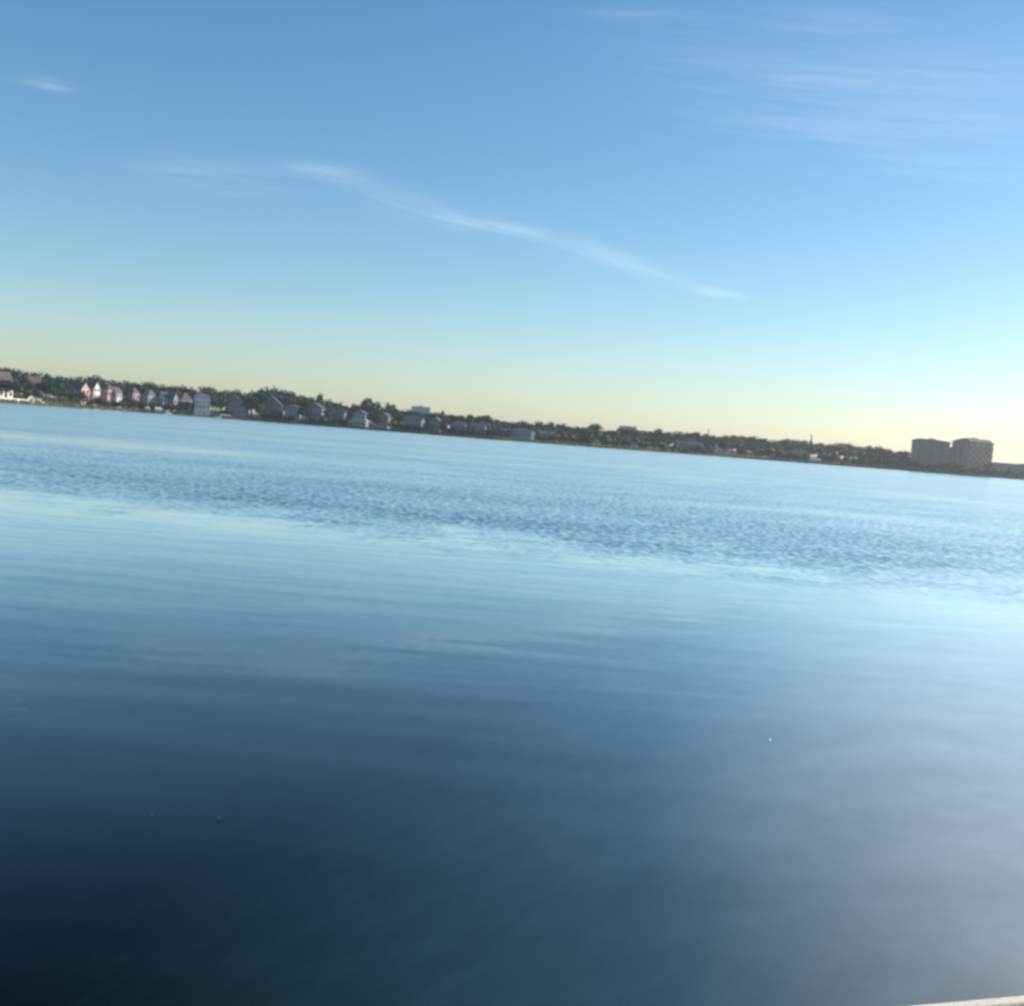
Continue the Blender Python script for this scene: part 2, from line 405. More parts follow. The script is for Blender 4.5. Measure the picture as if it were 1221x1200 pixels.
PINK = (.58, .36, .31); CREAM = (.66, .58, .49); WHT = (.74, .71, .66); PEACH = (.62, .45, .36); BLUSH = (.60, .50, .46)
MAUVE = (.15, .12, .13); BROWN = (.19, .13, .11); SLATE = (.13, .14, .17); GREYR = (.24, .22, .22)
BLUEW = (.36, .47, .60); LBLUE = (.50, .60, .68); GREYW = (.38, .40, .42); TAUPE = (.36, .32, .30); TEAL = (.28, .35, .36); DBLUE = (.24, .31, .42)
HS = [  # name, short, label, px, w, top, off, turn, style, wall, roof, kwargs
 ('white_house', 'white mauve-roofed house', 'white house with mauve gabled roof standing high above the long white garden wall', 3, 22, 442.5, 34, .5, 'side', WHT, MAUVE, dict(roof_fr=.42, cols_=3)),
 ('brown_roofed_house', 'brown-roofed house', 'house with a long dusty brown roof half hidden by trees behind the small white boat', 40, 19, 448.5, 36, .35, 'side', BLUEW, (.16, .12, .11), dict(roof_fr=.5, cols_=2)),
 ('pink_townhouse', 'pink townhouse', 'pink and cream townhouse with dark brown roof among the trees on the bank', 96, 19, 451.5, 30, .75, 'gable', PINK, BROWN, dict(floors=2, cols_=2, roof_fr=.34, chimney=True)),
 ('tall_white_townhouse', 'tall white townhouse', 'tall narrow white townhouse with steep plum roof beside the pink townhouse', 111, 15, 450.5, 26, .7, 'gable', WHT, (.15, .1, .13), dict(floors=3, cols_=2, roof_fr=.3, depth=9)),
 ('red_townhouse', 'red townhouse', 'narrow brick red townhouse with brown roof beside the tall white townhouse', 127.5, 13, 454.5, 28, .7, 'hip', (.55, .3, .27), BROWN, dict(floors=2, cols_=2, roof_fr=.28, depth=8)),
 ('white_wing_house', 'white-winged house', 'bright white house with low brown roof next to the red townhouse', 138, 13, 458, 20, .7, 'side', WHT, (.2, .16, .17), dict(floors=2, cols_=2, roof_fr=.3, depth=8)),
 ('peach_house', 'peach house', 'peach house with purple brown roof showing above a green hedge', 158, 15, 459, 32, .6, 'hip', PEACH, (.18, .14, .17), dict(floors=2, cols_=2, roof_fr=.3)),
 ('blush_villa', 'blush villa', 'blush white villa with hipped grey roof on the bank above the pale hut', 178, 18, 462, 30, .55, 'hip', BLUSH, GREYR, dict(floors=2, cols_=3, roof_fr=.32)),
 ('white_cottage', 'white cottage', 'small white cottage with dark roof between blush villa and purple roofed house', 196, 13, 463.5, 28, .5, 'side', WHT, (.13, .13, .13), dict(floors=2, cols_=2, roof_fr=.38, depth=8)),
 ('purple_roofed_house', 'purple-roofed house', 'mauve house with steep purple grey roof above the canopied boat', 207, 14, 463, 27, .5, 'gable', (.46, .4, .42), (.17, .15, .2), dict(floors=2, cols_=2, roof_fr=.45)),
 ('cream_house', 'cream house', 'cream house with brown hip roof beside the tall blue house', 220, 18, 465, 30, .4, 'hip', CREAM, (.2, .16, .17), dict(floors=2, cols_=3, roof_fr=.4)),
 ('tall_blue_house', 'tall blue house', 'tall blue house with white balconies raised on pale posts at the water', 241, 19, 469, 7, .12, 'hip', BLUEW, SLATE, dict(floors=3, cols_=4, roof_fr=.16, balcony=True, posts=5, door=True)),
 ('twin_gabled_house', 'grey gabled house', 'large grey house with tall gable among dark trees beside the blue balconied house', 280, 22, 468, 16, -.1, 'gable', GREYW, (.16, .18, .2), dict(floors=3, cols_=4, roof_fr=.3)),
 ('low_grey_wing', 'grey wing house', 'slim grey house attached close beside the large grey gabled house', 292, 9, 476, 12, -.1, 'side', (.4, .43, .46), SLATE, dict(floors=2, cols_=2, roof_fr=.25, depth=8)),
 ('broad_taupe_house', 'broad taupe house', 'broad taupe house with wide low gable under the highest rounded trees', 325, 34, 468, 24, -.15, 'gable', TAUPE, GREYR, dict(floors=2, cols_=4, roof_fr=.45)),
 ('pale_blue_house', 'pale blue house', 'pale blue house with two storeys next to the broad taupe house', 350, 21, 478, 12, -.25, 'hip', (.42, .53, .6), SLATE, dict(floors=2, cols_=3, roof_fr=.2)),
 ('mauve_house', 'mauve house', 'mauve grey house with bright bluish upper windows behind a pale garden fence', 377, 27, 476, 18, -.3, 'gable', (.33, .31, .35), SLATE, dict(floors=2, cols_=3, roof_fr=.3)),
 ('dusky_house', 'dusky house', 'dusky grey house with purple tint beside the second pale blue house', 406, 20, 484, 18, -.3, 'side', (.3, .29, .33), (.18, .17, .2), dict(floors=2, cols_=3, roof_fr=.3)),
 ('sky_blue_house', 'sky blue house', 'sky blue waterside house below a tall pointed clump of trees', 431, 21, 485, 9, -.3, 'gable', LBLUE, SLATE, dict(floors=2, cols_=3, roof_fr=.25, balcony=True)),
 ('light_grey_house', 'light grey house', 'light grey house with white trim between sky blue house and slate blue house', 460, 18, 488, 14, -.3, 'gable', (.5, .55, .6), SLATE, dict(floors=2, cols_=2, roof_fr=.3)),
 ('slate_blue_house', 'slate blue house', 'wide slate blue house in shade in front of the flat topped tower block', 494, 30, 492, 15, -.25, 'side', DBLUE, SLATE, dict(floors=2, cols_=4, roof_fr=.3)),
 ('narrow_grey_house', 'narrow grey house', 'narrow brownish grey house with a pale corner beside the wide slate blue house', 521, 16, 493, 14, -.2, 'gable', (.34, .33, .32), GREYR, dict(floors=2, cols_=2, roof_fr=.3)),
 ('grey_green_house', 'grey-green house', 'grey green house tucked under a dome of trees above a grassy bank', 547, 24, 498, 18, -.15, 'hip', TEAL, SLATE, dict(floors=2, cols_=3, roof_fr=.25)),
 ('warm_grey_house', 'warm grey house', 'warm grey house with low roof showing through trees above the reedy bank', 571, 22, 500, 18, -.1, 'side', (.4, .38, .38), GREYR, dict(floors=2, cols_=3, roof_fr=.3)),
 ('pale_teal_house', 'pale teal house', 'slim pale teal house next to the wide blue lakeside house', 602, 11, 507, 12, 0, 'side', (.4, .47, .47), SLATE, dict(floors=2, cols_=2, roof_fr=.2, depth=8)),
 ('wide_blue_house', 'wide blue house', 'wide blue lakeside house with a white stair tower at its end', 622, 28, 506.5, 8, .02, 'hip', (.30, .39, .52), SLATE, dict(floors=2, cols_=5, roof_fr=.2)),
 ('teal_grey_house', 'teal grey house', 'teal grey house behind shrubs just past the white stair tower', 652, 22, 510, 16, .1, 'side', TEAL, SLATE, dict(floors=2, cols_=3, roof_fr=.25)),
 ('small_grey_house', 'small grey house', 'small plain grey house half hidden before the round headed tree', 696, 13, 515, 20, .1, 'gable', (.4, .41, .42), SLATE, dict(floors=2, cols_=2, roof_fr=.3)),
 ('long_grey_house', 'long grey house', 'long blue grey house with low roof among trees near the white gable', 822, 40, 522, 24, .1, 'side', (.33, .37, .42), (.2, .2, .23), dict(floors=1, cols_=5, roof_fr=.35)),
 ('white_gabled_house', 'white gabled house', 'small bright white gabled house front peeping between dark lakeside trees', 857.5, 9, 524.5, 22, .15, 'gable', (.78, .78, .78), SLATE, dict(floors=2, cols_=1, roof_fr=.3, depth=8)),
 ('bluish_house', 'hazy bluish house', 'hazy bluish house with broad roof under the pointed conifer', 953, 28, 531, 22, .1, 'hip', (.34, .38, .44), (.22, .22, .24), dict(floors=2, cols_=4, roof_fr=.3)),
 ('tan_house', 'tan bungalow', 'low tan bungalow near the water between pointed conifer and twin towers', 1014, 20, 542, 10, .1, 'side', (.45, .38, .3), (.25, .22, .2), dict(floors=1, cols_=4, roof_fr=.35, depth=8)),
]
for nm, sh, lab, px, w, top, off, turn, st, wc, rc, kw in HS:
    if nm not in ('tall_blue_house', 'white_house', 'brown_roofed_house', 'white_gabled_house'):
        kw['roof_fr'] = kw.get('roof_fr', .3) * .85; top += 3.4 if px < 290 else 4.2; w *= .86 if px < 290 else .8
    if px > 260 and nm != 'white_gabled_house': wc = tuple(c * .44 for c in wc); rc = (.07, .075, .08); kw['glass'] = GLASSD  # facade shade put into the wall colours, window contrast lowered to suit
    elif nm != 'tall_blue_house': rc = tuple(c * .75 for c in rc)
    if nm == 'tall_blue_house':
        kw['base_py'] = 488; kw['glass'] = GLASST
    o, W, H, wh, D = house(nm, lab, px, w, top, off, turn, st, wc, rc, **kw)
    if nm == 'wide_blue_house':
        bm = bmesh.new(); box(bm, W / 2 + .15, W / 2 + 2.4, -.6, 3, -1, wh * .93); box(bm, W / 2, W / 2 + 2.55, -.75, 3.15, wh * .93, wh * .93 + .3)
        mk('stair_tower', bm, WHITE, o)
    if nm == 'narrow_grey_house':
        bm = bmesh.new(); box(bm, -W / 2 - .9, -W / 2 - .05, -.7, 1, -1, wh * .8); mk('corner_pier', bm, paint((.5, .5, .48), .7, .2, .5), o)

# far pale blocks behind the trees
def block(name, label, px, w_px, top_py, off, body_fr, wall):
    o, W, H, wh, D = house(name, label, px, w_px, top_py, off, 0, 'flat', wall, (.4, .41, .43), roof_fr=1 - body_fr, floors=7, cols_=7, depth=14, glass=GLASST)
    o['category'] = 'building'
block('hazy_tower_block', 'pale flat topped tower block with rooftop plant room far behind the treeline', 502, 22, 484, 420, .93, (.48, .52, .55))
block('distant_office_block', 'pale bluish flat roofed block peeping over trees beside the round headed tree', 749, 20, 508, 420, .95, (.48, .54, .56))

# twin residential towers
def tower(name, label, px, w_px, main_py, top_py, off, turn, storeys, bays, depth, side_bays, slope):
    p, az, r = at(px, off, main_py)
    p = p + Vector((math.cos(az), -math.sin(az), 0)) * math.sin(turn) * depth * .5
    o = empty(name, p, -az + turn); tagob(o, label, 'apartment building')
    H1 = z_at(px, main_py, r) - p.z; H2 = z_at(px, top_py, r) - p.z
    W = (w_px * wpx(az, r) - abs(math.sin(turn)) * depth) / math.cos(turn)
    x1, x2 = -W / 2, W / 2
    mw = paint((.26, .215, .185), .8, .15, .2, tag='tower_wall')
    bm = bmesh.new(); box(bm, x1, x2, 0, depth, -2, H1); mk('wall', bm, mw, o)
    bm = bmesh.new()
    box(bm, x1 - .6, x2 + .6, -.6, depth + .6, H1 + .003, H1 + .5)
    k1, k2 = slope
    hexa(bm, [(x1, .2, H1 + .5), (x2, .2, H1 + .5), (x2, depth - .2, H1 + .5), (x1, depth - .2, H1 + .5),
              (x1 + k1, 1.5, H2), (x2 - k2, 1.5, H2), (x2 - k2, depth - 1.5, H2), (x1 + k1, depth - 1.5, H2)])
    rf = mk('roof', bm, paint((.22, .165, .14), .85, .2, .5, tag='tower_roof'), o)
    one_box('lift_house', (x1 + W * .45, x1 + W * .6, depth * .4, depth * .6, H2, H2 + .8), mw, rf)
    fh = (H1 - 1) / storeys
    bw = W / bays
    wm = bmesh.new(); box(wm, -bw * .36, bw * .36, -.08, .05, 0, fh * .62); wme = mesh_of(wm, 'window', GLASST)
    bl = bmesh.new(); box(bl, -bw * .42, bw * .42, -1.5, -.01, -.2, 0); box(bl, -bw * .42, bw * .42, -1.5, -1.38, 0, 1.0)
    box(bl, -bw * .42, -bw * .42 + .12, -1.38, -.01, 0, 1.0); box(bl, bw * .42 - .12, bw * .42, -1.38, -.01, 0, 1.0)
    bme = mesh_of(bl, 'balcony', paint((.30, .26, .225), .7, .12, .5, tag='balcony_render'))
    for s in range(storeys):
        for b in range(bays):
            z = .8 + s * fh; x = x1 + bw * (b + .5)
            put('window', wme, o, (x, -.01, z + .3))
            if b % 2 == (0 if s % 1 == 0 else 1): put('balcony', bme, o, (x, 0, z))
    if side_bays:
        sw = depth / side_bays
        wm = bmesh.new(); box(wm, -sw * .3, sw * .3, -.08, .05, 0, fh * .6); wme2 = mesh_of(wm, 'window', GLASST)
        bl = bmesh.new(); box(bl, -sw * .46, sw * .46, -1.3, -.01, -.22, 0); box(bl, -sw * .46, sw * .46, -1.3, -1.2, 0, 1.05)
        bme2 = mesh_of(bl, 'balcony', paint((.33, .29, .255), .7, .12, .5, tag='pale_render'))
        for s in range(storeys - 1):
            for b in range(side_bays):
                y = sw * (b + .5); z = .8 + (s + 1) * fh
                q = put('window', wme2, o, (x2 + .01, y, z + .3)); q.rotation_euler.z = PI / 2
                if (s + b) % 2: q = put('balcony', bme2, o, (x2, y, z)); q.rotation_euler.z = PI / 2
    return o
tower('apartment_tower', 'brown grey apartment tower nearer the conifers, first of the twin blocks', 1110, 46, 526.5, 523.8, 26, .05, 9, 7, 20, 0, (4, 12))
tower('apartment_tower', 'brown grey apartment tower with pale balconies down its sunlit end', 1160.5, 49, 527.5, 523, 22, -R(45), 9, 5, 25, 8, (9, 3))
# link between towers and the low flat building beyond
o, W, H, wh, D = house('link_building', 'lower brown grey block joining the twin apartment towers', 1134, 12, 533.5, 34, 0, 'flat', (.26, .215, .185), (.2, .16, .14), glass=GLASST, floors=8, cols_=2, roof_fr=.04, depth=12); o['category'] = 'apartment building'
o, W, H, wh, D = house('parking_building', 'long low flat roofed building beside the sunlit apartment tower', 1225, 84, 553.5, 28, 0, 'flat', (.26, .24, .2), (.24, .22, .19), glass=GLASST, floors=3, cols_=14, roof_fr=.1, depth=18); o['category'] = 'building'

# ------------------------------------------------------------------ little shoreline things
def small_wall():
    p1, a1, r1 = at(-30, 9); p2, a2, r2 = at(33, 7)
    L_ = (p2 - p1).length; rz = math.atan2(p2.y - p1.y, p2.x - p1.x)
    o = empty('garden_wall', p1, rz); tagob(o, 'long low white wall with a cap along the grassy bank below trees', 'wall')
    o.location.z = p2.z - .2
    bm = bmesh.new(); box(bm, 0, L_, 0, .3, -.6, 1.6); mk('wall_panel', bm, WHITE, o)
    bm = bmesh.new(); box(bm, -.1, L_ + .1, -.1, .4, 1.603, 1.78); mk('coping', bm, WHITE, o)
    bmp = bmesh.new(); box(bmp, -.25, .25, -.16, .46, -.6, 2.0); pm = mesh_of(bmp, 'pier', paint((.62, .5, .36), .8, .2, 1))
    for i in range(9): put('pier', pm, o, (L_ * i / 8, 0, 0))
small_wall()
o, W, H, wh, D = house('garden_shed', 'little cream shed with an orange brown roof at the end of the white garden wall', 36, 5, 470.5, 6, .5, 'gable', (.7, .64, .5), (.4, .22, .12), floors=1, cols_=1, roof_fr=.35, depth=3.5, door=True); o['category'] = 'shed'

def boat(px, py_base, L_, turn, label, canopy=True, off=3, z=None, hull=(.75, .75, .74), lift=False):
    p, az, r = at(px, off)
    o = empty('small_boat', p, -az + turn); tagob(o, label, 'boat', 'small boats along the far bank')
    o.location.z = (gz(off) + .05) if z is None else z
    bm = bmesh.new(); rings = []
    for i in range(9):
        t = i / 8; w = L_ * .2 * (1 - max(0, (t - .45) / .55) ** 2.2); w = max(w, .03); h = .75 + .35 * max(0, t - .5); x = -L_ / 2 + L_ * t
        k = .08 + .5 * max(0, t - .6) ** 1.4
        rings.append([bm.verts.new(q) for q in ((x, -w, h), (x, -w * .8, k + .25), (x, 0, k), (x, w * .8, k + .25), (x, w, h), (x, w * .8, h - .06), (x, 0, k + .35), (x, -w * .8, h - .06))])
    for a, b in zip(rings, rings[1:]):
        for i in range(8): bm.faces.new((a[i], a[(i + 1) % 8], b[(i + 1) % 8], b[i]))
    bm.faces.new(rings[0][::-1]); bm.faces.new(rings[-1])
    mk('hull', bm, paint(hull, .35, .1, 1, tag='boat_hull'), o)
    bm = bmesh.new(); box(bm, -.4, .5, -.5, .5, .55, 1.35); mk('console', bm, WHITE, o)
    one_box('outboard_motor', (-L_ / 2 - .45, -L_ / 2 - .05, -.2, .2, .25, 1.25), paint((.05, .05, .06), .4, .2, 1), o)
    if canopy:
        bm = bmesh.new(); box(bm, -L_ * .3, L_ * .25, -L_ * .19, L_ * .19, 2.35, 2.55); box(bm, -L_ * .26, L_ * .21, -L_ * .15, L_ * .15, 2.553, 2.7); mk('canopy', bm, WHITE, o)
        for sx_ in (-.27, .22):
            for sy_ in (-1, 1):
                bm = bmesh.new(); tube(bm, (L_ * sx_, sy_ * L_ * .17, .7), (L_ * sx_, sy_ * L_ * .17, 2.35), .05, .05, 6); mk('canopy_post', bm, WHITE, o)
boat(48.5, 476, 4.2, .2, 'small white boat drawn up on grass just past the end of the garden wall', canopy=False, off=5)
boat(100, 478, 5.2, 1.0, 'whitish boat with raised canopy on the bank below the tall white townhouse', off=7)
boat(199.5, 491, 6.0, .5, 'white canopied boat moored beside the little peach boathouse', off=-3, z=-.25)
boat(258, 496, 6.5, .2, 'low white boat moored just beyond the tall blue house', canopy=False, off=-2, z=-.25)

def boathouse(px, off, W, D, Hh, label, roof, name='boathouse', wall=None):
    p, az, r = at(px, off); o = empty(name, (p.x, p.y, 0), -az + .1); tagob(o, label, 'boathouse', 'small buildings at the water edge')
    bm = bmesh.new(); box(bm, -W / 2, W / 2, 0, D, .75, .95); mk('deck', bm, WOODG, o)
    b0 = bmesh.new(); tube(b0, (0, 0, -2.2), (0, 0, Hh * .68), .14, .14, 7); pm = mesh_of(b0, 'post', WOODG)
    for sx_ in (-1, 1):
        for yy in (.25, D - .25): put('post', pm, o, (sx_ * (W / 2 - .25), yy, 0))
    bm = bmesh.new(); hexa(bm, [(-W / 2 - .3, -.3, Hh * .68), (W / 2 + .3, -.3, Hh * .68), (W / 2 + .3, D + .3, Hh * .68), (-W / 2 - .3, D + .3, Hh * .68),
                                (-W / 2 + .8, D * .42, Hh), (W / 2 - .8, D * .42, Hh), (W / 2 - .8, D * .58, Hh), (-W / 2 + .8, D * .58, Hh)]); mk('roof', bm, paint(roof, .7, .15, .8), o)
    if wall: one_box('wall', (-W / 2 + .4, W / 2 - .4, D * .35, D - .5, .953, Hh * .68 - .01), paint(wall, .7, .15, .8), o)
boathouse(189, -2, 5.0, 4, 4.2, 'little peach walled boathouse with white roof on posts below the white cottage', (.72, .7, .66), wall=(.62, .45, .36))
boathouse(176, 6, 3.6, 3, 4.0, 'pale grey hut roof showing over bushes below the blush villa', (.5, .55, .53), name='garden_hut', wall=(.42, .45, .44))
boathouse(972.5, -2, 8.5, 5, 4.4, 'white roofed open boat shelter at the water below the pointed conifer', (.75, .74, .72), name='boat_shelter')
boathouse(269, 1, 8, 4, 2.9, 'low greenish boat shelter beside the low white boat', (.34, .42, .38), name='boat_shelter', wall=(.3, .38, .34))

# fence in front of the mauve house
p1, a1, r1 = at(368, 8); p2, a2, r2 = at(391, 8); L_ = (p2 - p1).length
o = empty('picket_fence', p1, math.atan2(p2.y - p1.y, p2.x - p1.x)); tagob(o, 'pale low fence on the bank in front of the mauve grey house', 'fence')
bm = bmesh.new(); k = int(L_ / .45)
for i in range(k): box(bm, i * L_ / k, i * L_ / k + .3, 0, .05, -.1, 1.5)
box(bm, 0, L_, .053, .12, .3, .42); box(bm, 0, L_, .053, .12, 1.1, 1.22); mk('picket_panel', bm, paint((.5, .52, .48), .8, .2, 1), o)
b0 = bmesh.new(); box(b0, -.09, .09, .125, .3, -.5, 1.65); pm = mesh_of(b0, 'fence_post', WOODG)
for i in range(7): put('fence_post', pm, o, (L_ * i / 6, 0, 0))

# mast on the skyline
p, az, r = at(845, 160, 512); h = z_at(845, 511, r) - p.z
o = empty('radio_mast', p); tagob(o, 'thin dark radio mast rising over the trees behind the long grey house', 'mast')
bm = bmesh.new(); tube(bm, (0, 0, -1), (0, 0, h), .45, .22, 6); mk('pole', bm, paint((.25, .26, .27), .6, .1, 1), o)
bm = bmesh.new(); box(bm, -1.3, 1.3, -.08, .08, h * .86, h * .86 + .25); box(bm, -.8, .8, -.08, .08, h * .93, h * .93 + .2); mk('crossarm', bm, paint((.25, .26, .27), .6, .1, 1), o)

# ------------------------------------------------------------------ skyline trees
SKY = [(-40,440),(-22,437),(-5,438),(8,438.5),(20,440.5),(31,443),(44,444),(57,446),(70,447.5),(84,450),(97,449.5),(112,448.5),(122,451.5),(134,453.5),(147,455),
 (160,456.5),(170,456),(178,455.8),(188,460.5),(198,460),(209,460.5),(218,459.5),(228,463),(247,461.5),(259,465.5),(270,466),(281,465.5),(291,468.5),
 (302,466),(312,463.5),(321,462.8),(328,461),(337,465),(348,467.5),(358,470.5),(368,473),(382,469),(392,476.5),(403,480.5),(414,484),(424,481.5),(433,480.5),(440,475.5),(449,480),
 (457,486),(466,481.5),(477,489),(488,489.5),(499,492),(512,493),(521,492.5),(528,489.5),(538,495),(550,496),(561,496.5),(571,498.5),(581,497),(591,502),(600,504),
 (611,506),(624,504),(633,507),(643,504.8),(652,508),(658,505),(669,507.5),(679,511),(692,511.5),(700,512),(710,507.5),(721,516),(730,515.5),(742,513),(752,512.5),
 (762,515),(774,516),(786,513.5),(797,517.5),(808,516.5),(820,518),(831,517.5),(843,519.5),(855,522),(866,521.8),(875,521),(890,522),(899,522.5),(911,525),(923,527),
 (937,525.5),(948,526.5),(960,527.5),(968,521),(979,530.5),(991,532),(1003,530.5),(1013,531),(1024,534.5),(1037,534),(1049,534.5),(1060,537.5),(1071,541.5),(1081,540),(1190,556),(1240,557),(1262,556)]
SPECIAL = {247: ('broad0', 26, 'round dark tree standing higher than its neighbours behind the tall blue house'),
 328: ('tall0', 14, 'topmost tree of the rounded clump over the broad taupe house'),
 382: ('tall1', 13, 'bushy tree sticking up alone behind the mauve house'),
 440: ('tall2', 20, 'tall tapering tree rising behind the sky blue house'),
 466: ('broad2', 19, 'rounded tree standing up behind the light grey house'),
 178: ('broad0', 22, 'tall dome headed tree behind the blush villa'),
 528: ('tall0', 8, 'small spiky tree top between narrow grey house and grey green house'),
 643: ('broad0', 16, 'dark tree dome behind the white stair tower'),
 658: ('tall1', 11, 'slender upright tree over the teal grey house'),
 710: ('broad2', 22, 'big round headed dark tree standing alone beside the distant office block'),
 968: ('conifer0', 13, 'pointed conifer piercing the skyline over the white boat shelter'),
 875: ('broad0', 22, 'wide dark tree beside the small white gabled house'),
 786: ('broad1', 20, 'low domed tree on the skyline before the long grey house')}
hs = sorted([(h[3], h[1]) for h in HS] + [(1110, 'first twin tower'), (1160, 'sunlit apartment tower')])
def where(px):
    best = min(hs, key=lambda t: abs(t[0] - px))
    if abs(best[0] - px) < 6.5: return 'at', best[1]
    a = [h for h in hs if h[0] <= px]; b = [h for h in hs if h[0] > px]
    if a and b: return 'between', '%s and %s' % (a[-1][1], b[0][1])
    return 'beyond', (a[-1][1] if a else b[0][1])
ADJ = {'broad': 'spreading', 'tall': 'upright', 'conifer': 'pointed', 'palm': 'tufted', 'shrub': 'low'}
def auto(kind, px, layer):
    w, s = where(px); a = ADJ[kind]
    if layer == 'sky':
        if w == 'at': return '%s dark tree on the skyline behind the %s' % (a, s)
        if w == 'between': return '%s dark tree on the skyline between %s' % (a, s)
        return '%s dark tree on the skyline beyond the %s' % (a, s)
    if layer == 'mid':
        if w == 'at': return '%s tree close behind the roof of the %s' % (a, s)
        if w == 'between': return '%s tree filling the gap between %s' % (a, s)
        return '%s tree in the wood beyond the %s' % (a, s)
    if w == 'at': return 'low green bush on the bank in front of the %s' % s
    if w == 'between': return 'low green bush at the water between %s' % s
    return 'low green bush on the bank beyond the %s' % s
for i, (px, py) in enumerate(SKY):
    nx = SKY[i + 1][0] if i + 1 < len(SKY) else px + 14; pv_ = SKY[i - 1][0] if i else px - 14
    gap = min(26, max(nx - px, px - pv_))
    if px in SPECIAL:
        key, w, lab = SPECIAL[px]; tree(key, px, 78, py - (1.2 if px < 560 else 2.6), w, lab, 'skyline trees of the far shore'); continue
    key = random.choice(['broad0', 'broad1', 'broad2', 'broad3', 'broad0', 'broad2', 'tall0', 'tall1'])
    tree(key, px, random.uniform(62, 92), py - (1.2 if px < 560 else 2.8), gap * 1.8, auto(key[:-1], px, 'sky'), 'skyline trees of the far shore')
# second rank that closes the wood below the skyline
px = -35
while px < 1255:
    if not 1092 < px < 1180:
        top = interp(SKY, px) + random.uniform(3, 6); key = random.choice(['broad0', 'broad1', 'broad3', 'broad2'])
        tree(key, px, random.uniform(44, 54), top, random.uniform(24, 32), auto('broad', px, 'mid'), 'woodland trees among the lakeside houses')
    px += random.uniform(13, 18)
# bushes and low trees on the bank
WL = [(-60, 475), (0, 479.6), (160, 490), (300, 500.5), (450, 513), (600, 526.4), (755, 537.5), (905, 547.5), (1055, 559), (1221, 572), (1280, 576)]
# (px, height px above waterline, width px, offset)
FRONT = [(8, 24, 30, 20), (24, 23, 22, 18), (34, 13, 12, 12), (44, 16, 14, 14), (56, 25, 24, 20), (68, 25, 24, 18), (78, 22, 20, 16), (87, 15, 14, 12), (97, 17, 15, 14), (106, 10, 12, 11), (118, 13, 14, 12), (127, 10, 14, 10),
 (140, 11, 16, 10), (150, 14, 15, 14), (162, 13, 16, 12), (170, 11, 12, 10), (182, 12, 9, 12), (192, 12, 12, 12), (203, 13, 10, 12), (212, 11, 12, 9), (222, 14, 14, 10), (229, 12, 9, 8),
 (255, 20, 16, 12), (263, 22, 17, 14), (270, 8, 10, 6), (301, 20, 15, 12), (309, 16, 12, 9), (320, 9, 14, 7), (331, 10, 14, 7), (345, 6, 12, 4), (362, 15, 10, 9), (372, 7, 12, 5), (384, 5, 12, 4), (392, 14, 12, 9), (398, 10, 12, 6), (409, 8, 14, 5),
 (419, 14, 11, 8), (444, 15, 11, 8), (452, 14, 10, 7), (470, 12, 11, 8), (476, 9, 12, 5), (486, 7, 12, 5), (500, 7, 14, 5), (511, 11, 9, 7), (529, 13, 10, 8), (537, 9, 12, 6), (548, 7, 13, 6), (558, 12, 10, 8), (563, 9, 12, 6), (577, 7, 13, 6), (586, 12, 12, 8), (594, 10, 12, 6),
 (607, 12, 7, 7), (642, 11, 9, 7), (650, 7, 12, 5), (661, 9, 12, 6), (672, 12, 13, 8), (681, 12, 13, 8), (690, 8, 12, 6), (703, 13, 12, 8), (713, 15, 14, 8), (723, 12, 14, 7), (734, 13, 14, 8), (746, 12, 14, 7), (757, 14, 14, 9), (768, 10, 14, 6), (780, 12, 14, 8), (792, 9, 13, 5), (806, 8, 14, 5), (818, 7, 14, 5), (832, 8, 14, 5), (845, 11, 13, 7),
 (864, 14, 12, 9), (874, 15, 14, 8), (885, 13, 14, 7), (896, 14, 14, 8), (907, 12, 14, 7), (918, 13, 14, 7), (929, 11, 14, 6), (941, 9, 13, 5), (951, 8, 13, 5), (962, 8, 11, 5), (983, 11, 13, 7), (994, 12, 13, 7), (1005, 8, 13, 7), (1024, 9, 13, 6), (1030, 13, 13, 8), (1041, 13, 14, 8), (1052, 13, 14, 8), (1064, 12, 14, 8), (1076, 12, 14, 8), (1088, 9, 13, 6), (1099, 8, 13, 6), (1111, 8, 14, 6), (1123, 9, 14, 6), (1136, 10, 13, 6), (1148, 8, 14, 6), (1160, 7, 13, 5), (1172, 8, 12, 5), (1184, 9, 12, 5), (1196, 7, 13, 5), (1208, 8, 14, 5), (1220, 7, 13, 5), (1234, 8, 14, 5)]
for px, h, w, off in FRONT:
    big = h >= 14
    key = random.choice(['broad1', 'broad3', 'broad0']) if big else random.choice(['shrub0', 'shrub1', 'shrub2'])
    lab = auto(key[:-1], px, 'front')
    if big: lab = lab.replace('low green bush', 'leafy tree')
    tree(key, px, off + random.uniform(0, 2), interp(WL, px) - h * (1.15 if px < 225 else 1.45), w * 1.45, lab, 'trees and bushes along the far bank')

# reeds and long grass fringing the water
bm = bmesh.new()
for _ in range(9000):
    px = random.uniform(-60, 1280); az = azim(px, 520); dens = .35 + .65 * (math.sin(px * .021) * .5 + .5)
    if 180 < px < 300 and random.random() < .7: continue
    r = shore_r(az) + random.uniform(-.6, 6 if px < 170 else 3); p = polar(az, r, max(-.1, gz(r - shore_r(az))))
    h = random.uniform(.5, 1.3) * (.6 + dens * .7); a = random.uniform(0, PI); s = Vector((math.cos(a), math.sin(a), 0)) * random.uniform(.25, .5)
    l = Vector((random.gauss(0, .2), random.gauss(0, .2), h))
    bm.faces.new([bm.verts.new(p - s), bm.verts.new(p + s), bm.verts.new(p + s * .3 + l), bm.verts.new(p - s * .3 + l)])
rd = mk('shore_reeds', bm, REED); tagob(rd, 'yellow green reeds and long grass fringing the far waterline', 'reeds', kind='stuff')

